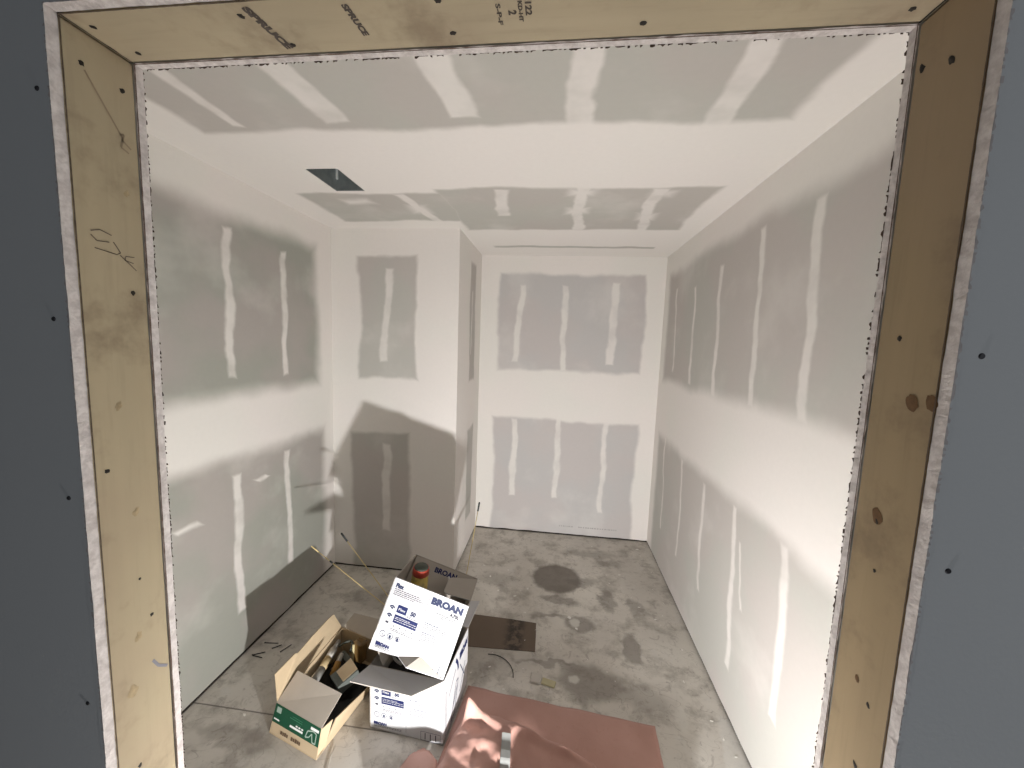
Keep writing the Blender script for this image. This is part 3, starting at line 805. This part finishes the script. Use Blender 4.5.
for (s0, t0), (s1, t1) in (((.72, .50), (.75, .72)), ((.75, .72), (.86, .80)), ((.86, .80), (.93, .76)), ((.93, .76), (.93, .45)), ((.84, .70), (.87, .45)), ((.72, .50), (.79, .55)), ((.79, .55), (.84, .70)), ((.87, .45), (.93, .45))):
    dx, dy = s1-s0, t1-t0; m = math.hypot(dx, dy); px, py = -dy/m*.008, dx/m*.02
    face(bm, [onG(s0+px, t0+py, .0016), onG(s1+px, t1+py, .0016), onG(s1-px, t1-py, .0016), onG(s0-px, t0-py, .0016)], 2)
child('green_label', bm, [m_green, plain('label_white', (.75, .76, .74, 1), .5), plain('label_grey', (.33, .42, .36, 1), .5), plain('label_faint', (.06, .22, .13, 1), .5)], g1)
bm = bmesh.new()
for s0, s1, t0, t1 in ((.22, .265, .15, .26), (.272, .30, .14, .25), (.307, .345, .15, .27), (.352, .385, .15, .25), (.45, .49, .14, .26), (.497, .53, .15, .25), (.537, .575, .14, .27), (.582, .61, .15, .25), (.617, .65, .14, .25)):
    face(bm, [onG(s0, t0, .0009), onG(s1, t0, .0009), onG(s1, t1, .0009), onG(s0, t1, .0009)])
child('stamped_lettering', bm, plain('brown_ink', (.12, .08, .05, 1)), g1)
# flaps
bm = bmesh.new(); slab(bm, [TL+V((0, 0, .001)), TR+V((0, 0, .001)), V((-.842, 1.412, .182)), V((-1.094, 1.482, .19))], (0, -.4, 1), .0035, 0, 0, 0); bmesh.ops.triangulate(bm, faces=bm.faces[:]); child('front_flap', bm, m_kraftg, g1)
bm = bmesh.new(); slab(bm, [TL+V((-.003, .004, .002)), UL+V((-.003, 0, .002)), V((-1.10, 1.775, .245)), V((-1.098, 1.73, .258)), V((-1.103, 1.60, .262)), V((-1.108, 1.50, .258)), V((-1.112, 1.49, .266)), V((-1.118, 1.372, .272))], (-1, 0, .2), .0035, 0, 0, 0)
bmesh.ops.triangulate(bm, faces=bm.faces[:]); child('side_flap', bm, m_kraft, g1)
bm = bmesh.new(); slab(bm, [UL+V((.01, 0, .002)), UR+V((-.02, 0, .002)), V((-.88, 1.87, .17)), V((-1.05, 1.895, .17))], (0, -.2, 1), .0035, 0, 0, 0); bmesh.ops.triangulate(bm, faces=bm.faces[:]); child('back_flap', bm, m_kraftg, g1)

# contents of the kraft carton
m_gtube = plain('grey_tube', (.25, .245, .23, 1), .5); m_wt = plain('off_white_plastic', (.40, .385, .35, 1), .5)
t = thing('caulk_tube', 'long grey and white sealant tube leaning in the kraft carton', 'tube', (-1.07, 1.54, .07))
pA, pB = V((-1.055, 1.535, .085)), V((-1.065, 1.765, .105)); dd_ = (pB-pA)
bm = bmesh.new(); tube(bm, [pA, pA+dd_*.04, pA+dd_*.30], [.015, .019, .019], 18); child('grey_barrel', bm, m_gtube, t, True)
bm = bmesh.new(); tube(bm, [pA+dd_*.30, pA+dd_*.55], .019, 18); child('yellow_band', bm, plain('label_tan', (.40, .31, .17, 1), .5), t, True)
bm = bmesh.new(); tube(bm, [pA+dd_*.55, pA+dd_*.78], .018, 18); child('white_barrel', bm, m_wt, t, True)
bm = bmesh.new(); tube(bm, [pA+dd_*.78, pA+dd_*1.0], [.012, .011], 14); child('nozzle', bm, m_gtube, t, True)
t = thing('glue_bottle', 'small white capped bottle with an orange label beside the sealant tube', 'bottle', (-1.01, 1.59, .06))
pA, pB = V((-1.0, 1.60, .07)), V((-1.005, 1.69, .105)); dd_ = pB-pA
bm = bmesh.new(); tube(bm, [pA, pA+dd_*.6], .015, 16); child('bottle_body', bm, plain('orange_label', (.34, .19, .05, 1), .5), t, True)
bm = bmesh.new(); tube(bm, [pA+dd_*.6, pA+dd_*.65, pB], [.015, .012, .011], 16); child('bottle_cap', bm, m_wt, t, True)
def obox(bm, c, ex, ey, ez, s, bev=.002):
    ex = V(ex).normalized(); ez = (V(ez)-V(ez).dot(ex)*ex).normalized(); ey = ez.cross(ex)
    M = Matrix((ex, ey, ez)).transposed().to_4x4(); M.translation = V(c)
    r = bmesh.ops.create_cube(bm, size=1, matrix=M @ Matrix.Diagonal((s[0], s[1], s[2], 1)))
    bmesh.ops.bevel(bm, geom=[e for e in bm.edges if any(v in r['verts'] for v in e.verts)], offset=bev, segments=1, affect='EDGES')
m_blk = plain('grey_green_block', (.09, .10, .09, 1), .6, var=.15)
t = thing('small_kraft_box', 'small grey and brown cardboard box lying inside the kraft carton', 'box', (-.93, 1.59, .06))
bm = bmesh.new(); obox(bm, (-.925, 1.585, .088), (.8, -.6, 0), 0, (-.1, -.25, 1), (.09, .10, .05)); child('box_body', bm, m_blk, t)
bm = bmesh.new(); slab(bm, [(-.965, 1.575, .118), (-.905, 1.53, .118), (-.865, 1.585, .138), (-.925, 1.635, .142)], (0, -.3, 1), .002, 0, 0, 0); bmesh.ops.triangulate(bm, faces=bm.faces[:]); child('box_lid', bm, m_kraft, t)
bm = bmesh.new(); obox(bm, (-.99, 1.70, .075), (.8, -.5, 0), 0, (0, -.2, 1), (.075, .03, .03)); tag(link('metal_block', bm, m_blk), 'grey green metal block behind the orange labelled bottle in the kraft carton', 'tool')
bm = bmesh.new(); tube(bm, arc((-1.05, 1.74, .10), (-.965, 1.70, .115), (.02, .03, .02)), [.006]*17, 8); tag(link('tool_handle', bm, m_blk, smooth=True), 'curved dark grey tool handle deepest in the kraft carton', 'tool')
bm = bmesh.new(); obox(bm, (-1.01, 1.645, .05), (.8, -.5, .1), 0, (0, -.2, 1), (.06, .02, .02)); tag(link('trowel_handle', bm, m_gtube), 'pale grey flat handle between bottle and small box in the kraft carton', 'tool')
t = thing('amber_bottle', 'amber brown glue bottle standing at the back of the kraft carton', 'bottle', (-.93, 1.73, .01))
k = NT('amber_plastic', .25, 0, .5); k.color(k.mix(k.noise(k.P, 20, 2), (.20, .12, .04, 1), (.10, .055, .02, 1))); m_amb = k.m
bm = bmesh.new(); obox(bm, (-.925, 1.725, .105), (1, -.25, 0), 0, (-.1, .1, 1), (.062, .05, .11), .012); child('bottle_body', bm, m_amb, t, False)
bm = bmesh.new(); obox(bm, (-.948, 1.697, .11), (1, -.25, 0), 0, (-.1, .1, 1), (.012, .006, .09), .002); child('label_edge', bm, plain('pale_yellow', (.55, .48, .28, 1), .5), t)
bm = bmesh.new(); gridv = {}
A_, B_, C_, D_ = BL.lerp(KR, .05)+V((.0, .012, 0)), BR.lerp(KL, .05)+V((0, .012, 0)), KR.lerp(BL, .05), KL.lerp(BR, .05)
nb = 26
for i in range(nb+1):
    for j in range(nb+1):
        p = A_.lerp(B_, i/nb).lerp(D_.lerp(C_, i/nb), j/nb)
        z = .024+.012*noise.noise((p.x*22, p.y*22, 4))+.006*noise.noise((p.x*60, p.y*60, 8))
        gridv[i, j] = bm.verts.new((p.x, p.y, z if 0 < i < nb and 0 < j < nb else .008))
for i in range(nb):
    for j in range(nb): bm.faces.new([gridv[i, j], gridv[i+1, j], gridv[i+1, j+1], gridv[i, j+1]])
tag(link('dark_filler', bm, plain('kraft_shade_black', (.012, .012, .012, 1), .45, 0, .3), smooth=True), 'crumpled black bag added to darken the bottom of the kraft carton', 'filler')  # black lumpy layer added so the carton interior reads as shaded

# ------------------------------------------------------------------ pink building paper
def pink():
    k = NT('pink_rosin_paper', .5, 0, .4)
    n1 = k.noise(k.P, 3, 4); n2 = k.noise(k.P, 60, 4)
    c = k.mix(k.ramp(n1, .3, .7), (.40, .225, .185, 1), (.48, .285, .24, 1))
    c = k.mix(k.ramp(n2, .6, .75, 0, .3), c, (.35, .17, .13, 1))
    k.color(c); k.bump(k.math('ADD', k.noise(k.P, 14, 5, .6, dist=.6), k.math('MULTIPLY', n2, .2)), .35, .006); return k.m
m_pink = pink()
def sheet(corners, hfun, nu, nv, name, parent, t=.002, edge=None):
    """corners: near-left, near-right, far-right, far-left (xy)"""
    bm = bmesh.new(); a, b, c, d = [V((p[0], p[1], 0)) for p in corners]; g0, g1_ = {}, {}
    for i in range(nu+1):
        for j in range(nv+1):
            u, v = i/nu, j/nv
            p = a.lerp(b, u).lerp(d.lerp(c, u), v)
            if edge: p = p+V(edge(u, v))
            z, zb = hfun(u, v, p.x, p.y)
            g0[i, j] = bm.verts.new((p.x, p.y, z)); g1_[i, j] = bm.verts.new((p.x, p.y, zb))
    for i in range(nu):
        for j in range(nv):
            bm.faces.new([g0[i, j], g0[i+1, j], g0[i+1, j+1], g0[i, j+1]])
            bm.faces.new([g1_[i, j], g1_[i, j+1], g1_[i+1, j+1], g1_[i+1, j]])
    for i in range(nu):
        bm.faces.new([g0[i, 0], g1_[i, 0], g1_[i+1, 0], g0[i+1, 0]]); bm.faces.new([g0[i, nv], g0[i+1, nv], g1_[i+1, nv], g1_[i, nv]])
    for j in range(nv):
        bm.faces.new([g0[0, j], g0[0, j+1], g1_[0, j+1], g1_[0, j]]); bm.faces.new([g0[nu, j], g1_[nu, j], g1_[nu, j+1], g0[nu, j+1]])
    return child(name, bm, m_pink, parent, True)
pk = thing('building_paper', 'crumpled folded sheets of pink building paper on the floor right of the cartons', 'paper', (0, 1.3, 0))
def nz(x, y, s, o=0): return noise.noise((x*s+o, y*s, o))
sheet([(-.43, 1.02), (.49, 1.02), (.520, 1.629), (-.352, 1.700)],
      lambda u, v, x, y: ((lambda z: (z, max(.001, z-.0035)))(.010+.010*max(0, nz(x, y, 3, 2))+.004*nz(x, y, 11, 5)+.012*max(0, 1-u*7)*(.5+nz(x, y, 9, 1)))), 60, 46, 'lower_sheet', pk,
      edge=lambda u, v: (.004*nz(v, 0, 9, 3)*(u < .02 or u > .98), .004*nz(u, 0, 7, 6)*(v > .98), 0))
def crease(x, y):
    r = 1-abs(noise.noise((x*6.5+1, y*6.5, 9)))*2
    return .012*max(0, r-.35)+.006*nz(x, y, 16, 4)
def fold_h(u, v, x, y):
    rim = max(0, (v-.72)/.28)
    z = .040+.022*math.sin(math.pi*min(1, u*1.1+.1))*(1-v*.5)+crease(x, y)*(1.9 if u < .4 else max(.45, 1.9-(u-.4)*9))
    z += .046*math.exp(-((v-.93)/.045)**2)*max(0, .55+nz(x, y, 7, 11)*1.5)*min(1, (1-u)*4)
    z += .008*max(0, nz(x, y, 24, 2)+.1)*(1 if u < .4 else .3)
    lip = min(1, (1-u)/.04, (1-v)/.05+.35, u/.03+.3)
    z += .056*math.exp(-((v-.10)/.13)**2)*(min(1, max(0, (x+.09)/.07))+.5*min(1, max(0, (-.23-x)/.03)))*min(1, max(0, (.965-u)*30))*(1+.25*nz(x, y, 6, 8))  # ridge out of view, shaped to shade the paper and floor beyond
    z = .022+(z-.022)*max(.0, lip)
    return z, max(.0205, z-.004) if lip < .5 else z-.003
fold_obj = sheet([(-.47, 1.03), (.44, 1.03), (.235, 1.415), (-.318, 1.575)], fold_h, 90, 60, 'upper_fold', pk,
      edge=lambda u, v: (.008*nz(v, 1, 6, 3)*(u < .02), .016*nz(u, 1, 4, 6)*v*v, 0))
# crumpled roll end left of the sheets, in front of the white carton
bm = bmesh.new(); bmesh.ops.create_icosphere(bm, subdivisions=4, radius=1)
for v in bm.verts:
    p = v.co.copy(); q = V((p.x*.085, p.y*.15, p.z*.028))
    k_ = 1+.14*noise.noise(p*2.0)+.08*noise.noise(p*6)
    q *= k_; v.co = V((-.455, 1.215, .034))+q
    if v.co.z < .002: v.co.z = .002
child('crumpled_end', bm, m_pink, pk, True)
# pale strip on the paper
bm = bmesh.new(); sv = []
fold_top = [v.co.copy() for v in fold_obj.data.vertices]; fo_ = V(pk.location)
def fold_z(x, y):
    return max((v.z+fo_.z for v in fold_top if abs(v.x+fo_.x-x) < .013 and abs(v.y+fo_.y-y) < .013), default=.05)
sw = 5; sn_ = 26
prof = []
for j in range(sn_+1):
    y = 1.25+.19*j/sn_; xc = -.117-.014*j/sn_; hw = .0205-.002*j/sn_
    prof.append((y, xc, hw, max(fold_z(xc+hw*t_, y) for t_ in (-1, -.5, 0, .5, 1))))
for _ in range(3):
    prof = [(p[0], p[1], p[2], max(p[3], (prof[max(0, i-1)][3]+prof[min(sn_, i+1)][3])/2)) for i, p in enumerate(prof)]
for (y, xc, hw, z) in prof:
    sv.append([bm.verts.new((xc-hw, y, z+.0012)), bm.verts.new((xc+hw, y, z+.0012)), bm.verts.new((xc+hw, y, z+.003)), bm.verts.new((xc-hw, y, z+.003))])
for a, b in zip(sv, sv[1:]):
    for q_ in range(4): bm.faces.new([a[q_], a[(q_+1) % 4], b[(q_+1) % 4], b[q_]])
bm.faces.new(sv[0]); bm.faces.new(sv[-1])
tag(link('metal_strip', bm, plain('pale_metal', (.30, .31, .30, 1), .45, .3)), 'pale grey metal strip lying on the pink building paper', 'strip')

# ------------------------------------------------------------------ brown sheet on the floor
k = NT('brown_damp_card', .75, 0, .3)
b = k.noise(k.P, 22, 5, .7); sx_ = k.n('ShaderNodeSeparateXYZ'); k.l(k.P, sx_.inputs[0])
side = softbox(k, uv(k, (0, 1)), -.21, 1.9, -.115, 2.3, .03)
k.color(k.mix(k.math('MULTIPLY', k.ramp(b, .38, .55), side), (.14, .105, .078, 1), (.05, .042, .036, 1))); 
bm = bmesh.new(); slab(bm, [(-.49, 1.952, .0035), (-.12, 1.970, .0035), (-.038, 1.975, .0035), (-.040, 2.10, .0035), (-.044, 2.195, .0035), (-.20, 2.205, .0035), (-.50, 2.212, .0035)], (0, 0, 1), .003, 0, 0, 0)
tag(link('cardboard_scrap', bm, k.m), 'flat brown rectangular cardboard scrap with black blotches on the floor', 'cardboard')

# ------------------------------------------------------------------ debris
m_crumb = plain('plaster_white', (.72, .70, .66, 1), .9, var=.08)
def crumb_bm(seed, s):
    bm = bmesh.new(); bmesh.ops.create_icosphere(bm, subdivisions=1, radius=1)
    for v in bm.verts:
        q = v.co*(1+.45*noise.noise(v.co*1.7+V((seed, 0, 0)))); v.co = V((q.x*s*1.3, q.y*s, max(0, q.z)*s*.45))
    return bm
protos = []
rr = random.Random(21)
spots = [(-.43, 2.93, .011), (-.40, 2.62, .013), (-.47, 2.75, .012), (-.2, 2.43, .014), (-.28, 2.72, .009), (-.12, 2.52, .012), (-.32, 2.47, .010), (.55, 2.80, .012), (.62, 2.45, .010), (.16, 2.28, .016), (.20, 2.19, .011), (-.12, 2.28, .012),
         (.46, 2.68, .008), (.70, 2.35, .011), (.73, 1.9, .010), (.79, 2.12, .009), (.76, 3.2, .016), (.38, 3.18, .009), (-.05, 3.2, .010), (-.5, 3.1, .009), (-1.31, 1.42, .013), (-.27, 1.84, .010), (-.18, 1.72, .008), (-.36, 1.79, .007),
         (.81, 1.62, .010), (.83, 1.55, .008), (.79, 1.70, .009), (.835, 1.45, .009)]
for _ in range(34):
    spots.append((rr.uniform(-.3, .8), rr.uniform(1.8, 3.25), rr.uniform(.003, .006)))
for i, (x, y, s) in enumerate(spots):
    if i < 4:
        o = link('plaster_crumb', crumb_bm(i*3.1, 1.0), m_crumb); protos.append(o)
    else:
        o = protos[i % 4].copy(); C.objects.link(o)
    o.location = (x, y, .0005 if not (-.5 < x < -.03 and 1.94 < y < 2.21) else .004); o.rotation_euler = (0, 0, rr.uniform(0, 6.28)); s *= .75; o.scale = (s, s*rr.uniform(.5, 1), s*.7)
    tag(o, 'small white crumb of plaster lying on the dusty concrete floor', 'plaster crumb', 'plaster crumbs scattered over the floor')
bm = bmesh.new(); obox(bm, (-.025, 1.80, .0075), (1, -.12, 0), 0, (0, 0, 1), (.055, .060, .013), .004); tag(link('plaster_chunk', bm, plain('chunk_grey', (.50, .47, .43, 1))), 'pale grey plaster chunk on the floor beyond the pink paper', 'plaster')
bm = bmesh.new(); obox(bm, (.04, 1.785, .005), (1, -.25, 0), 0, (0, 0, 1), (.070, .040, .008), .003); tag(link('wood_chip', bm, plain('chip_yellow', (.46, .42, .27, 1))), 'yellowish wood chip touching the pale grey plaster chunk', 'wood')
sc0 = None
for i, (x, y, a, l, where) in enumerate(((-1.485, 1.81, .1, .075, 'farthest of the five by the left wall'), (-1.44, 1.792, .75, .045, 'short upright one of the five by the left wall'), (-1.385, 1.79, 1.15, .06, 'rightmost of the five by the left wall'), (-1.50, 1.735, .5, .06, 'slanting one of the near pair by the left wall'), (-1.49, 1.715, -.1, .055, 'straight one of the near pair by the left wall'))):
    r = thing('drywall_screw', 'dark screw on the floor, '+where, 'screw', (x, y, .003), 'dark screws dropped near the left wall')
    bm = bmesh.new(); tube(bm, [(-l/2, 0, 0), (l/2-.004, 0, 0), (l/2, 0, 0)], [.0022, .0022, .0006], 8); link('shank', bm, m_screw, r, True)
    bm = bmesh.new(); tube(bm, [(-l/2-.002, 0, .001), (-l/2, 0, .001)], [.0042, .0025], 10); link('screw_head', bm, m_screw, r, True)
    r.rotation_euler = (0, 0, a)
# loose wire curling from the kraft carton
bm = bmesh.new(); tube(bm, [(-.84, 1.352, .004), (-.828, 1.30, .004), (-.812, 1.25, .004), (-.77, 1.19, .004), (-.70, 1.10, .004)], .0016, 8)
tag(link('wire', bm, plain('white_wire', (.55, .53, .48, 1), .4), smooth=True), 'thin pale wire curling over the floor from the kraft carton', 'wire')
bm = bmesh.new(); pts = [(-.27+.13*math.cos(a), 1.79+.13*math.sin(a), .003) for a in [math.radians(100-i*10) for i in range(11)]]
tube(bm, pts, .002, 6); tag(link('cable_offcut', bm, m_drk, smooth=True), 'curved dark cable offcut on the floor by the brown scrap', 'cable')

# ------------------------------------------------------------------ light, world, camera
L = bpy.data.lights.new('work_light', 'AREA'); L.shape = 'DISK'; L.size = .045; L.energy = 53; L.color = (1, .982, .968)
lo = bpy.data.objects.new('work_light', L); lo.location = (.031, .45, .17); C.objects.link(lo)
lo.rotation_euler = V((-.03, 1, .17)).to_track_quat('-Z', 'Y').to_euler()

L = bpy.data.lights.new('hall_fill_light', 'AREA'); L.shape = 'DISK'; L.size = .5; L.energy = 17; L.color = (.95, .98, 1)  # added unseen fill lamp, brightens the grey wall towards the right
lo = bpy.data.objects.new('hall_fill_light', L); lo.location = (1.9, -1.0, 2.4); C.objects.link(lo)
lo.rotation_euler = V((-.35, .5, -1)).to_track_quat('-Z', 'Y').to_euler()

w = bpy.data.worlds.new('hall_light'); bpy.context.scene.world = w; w.use_nodes = True
t = w.node_tree; bg = t.nodes['Background']
tc = t.nodes.new('ShaderNodeTexCoord'); s = t.nodes.new('ShaderNodeSeparateXYZ'); t.links.new(tc.outputs['Generated'], s.inputs[0])
mr = t.nodes.new('ShaderNodeMapRange'); mr.inputs['From Min'].default_value = -1; mr.inputs['From Max'].default_value = 1
t.links.new(s.outputs[0], mr.inputs['Value'])
mx = t.nodes.new('ShaderNodeMix'); mx.data_type = 'RGBA'; t.links.new(mr.outputs[0], mx.inputs['Factor'])
mx.inputs['A'].default_value = (.085, .088, .09, 1); mx.inputs['B'].default_value = (.14, .145, .15, 1)
t.links.new(mx.outputs['Result'], bg.inputs['Color']); bg.inputs['Strength'].default_value = 1.0

cam = bpy.data.cameras.new('camera'); co = bpy.data.objects.new('camera', cam); C.objects.link(co)
f, yaw, pi_, ro, h = 384.56475, -.11038, -.10361, .03502, 1.69289
F = V((math.sin(yaw)*math.cos(pi_), math.cos(yaw)*math.cos(pi_), math.sin(pi_))); R = V((math.cos(yaw), -math.sin(yaw), 0)); U = R.cross(F)
Rr = math.cos(ro)*R+math.sin(ro)*U; Ur = -math.sin(ro)*R+math.cos(ro)*U
M = Matrix((Rr, Ur, -F)).transposed().to_4x4(); M.translation = V((0, 0, h)); co.matrix_world = M
cam.sensor_fit = 'HORIZONTAL'; cam.sensor_width = 36; cam.lens = 36*f/1024; cam.clip_start = .02; cam.clip_end = 50
sc = bpy.context.scene; sc.camera = co
sc.cycles.max_bounces = 12; sc.cycles.diffuse_bounces = 7
sc.view_settings.view_transform = 'Standard'; sc.view_settings.look = 'None'; sc.view_settings.exposure = 0; sc.view_settings.gamma = 1
sc.view_settings.use_curve_mapping = False
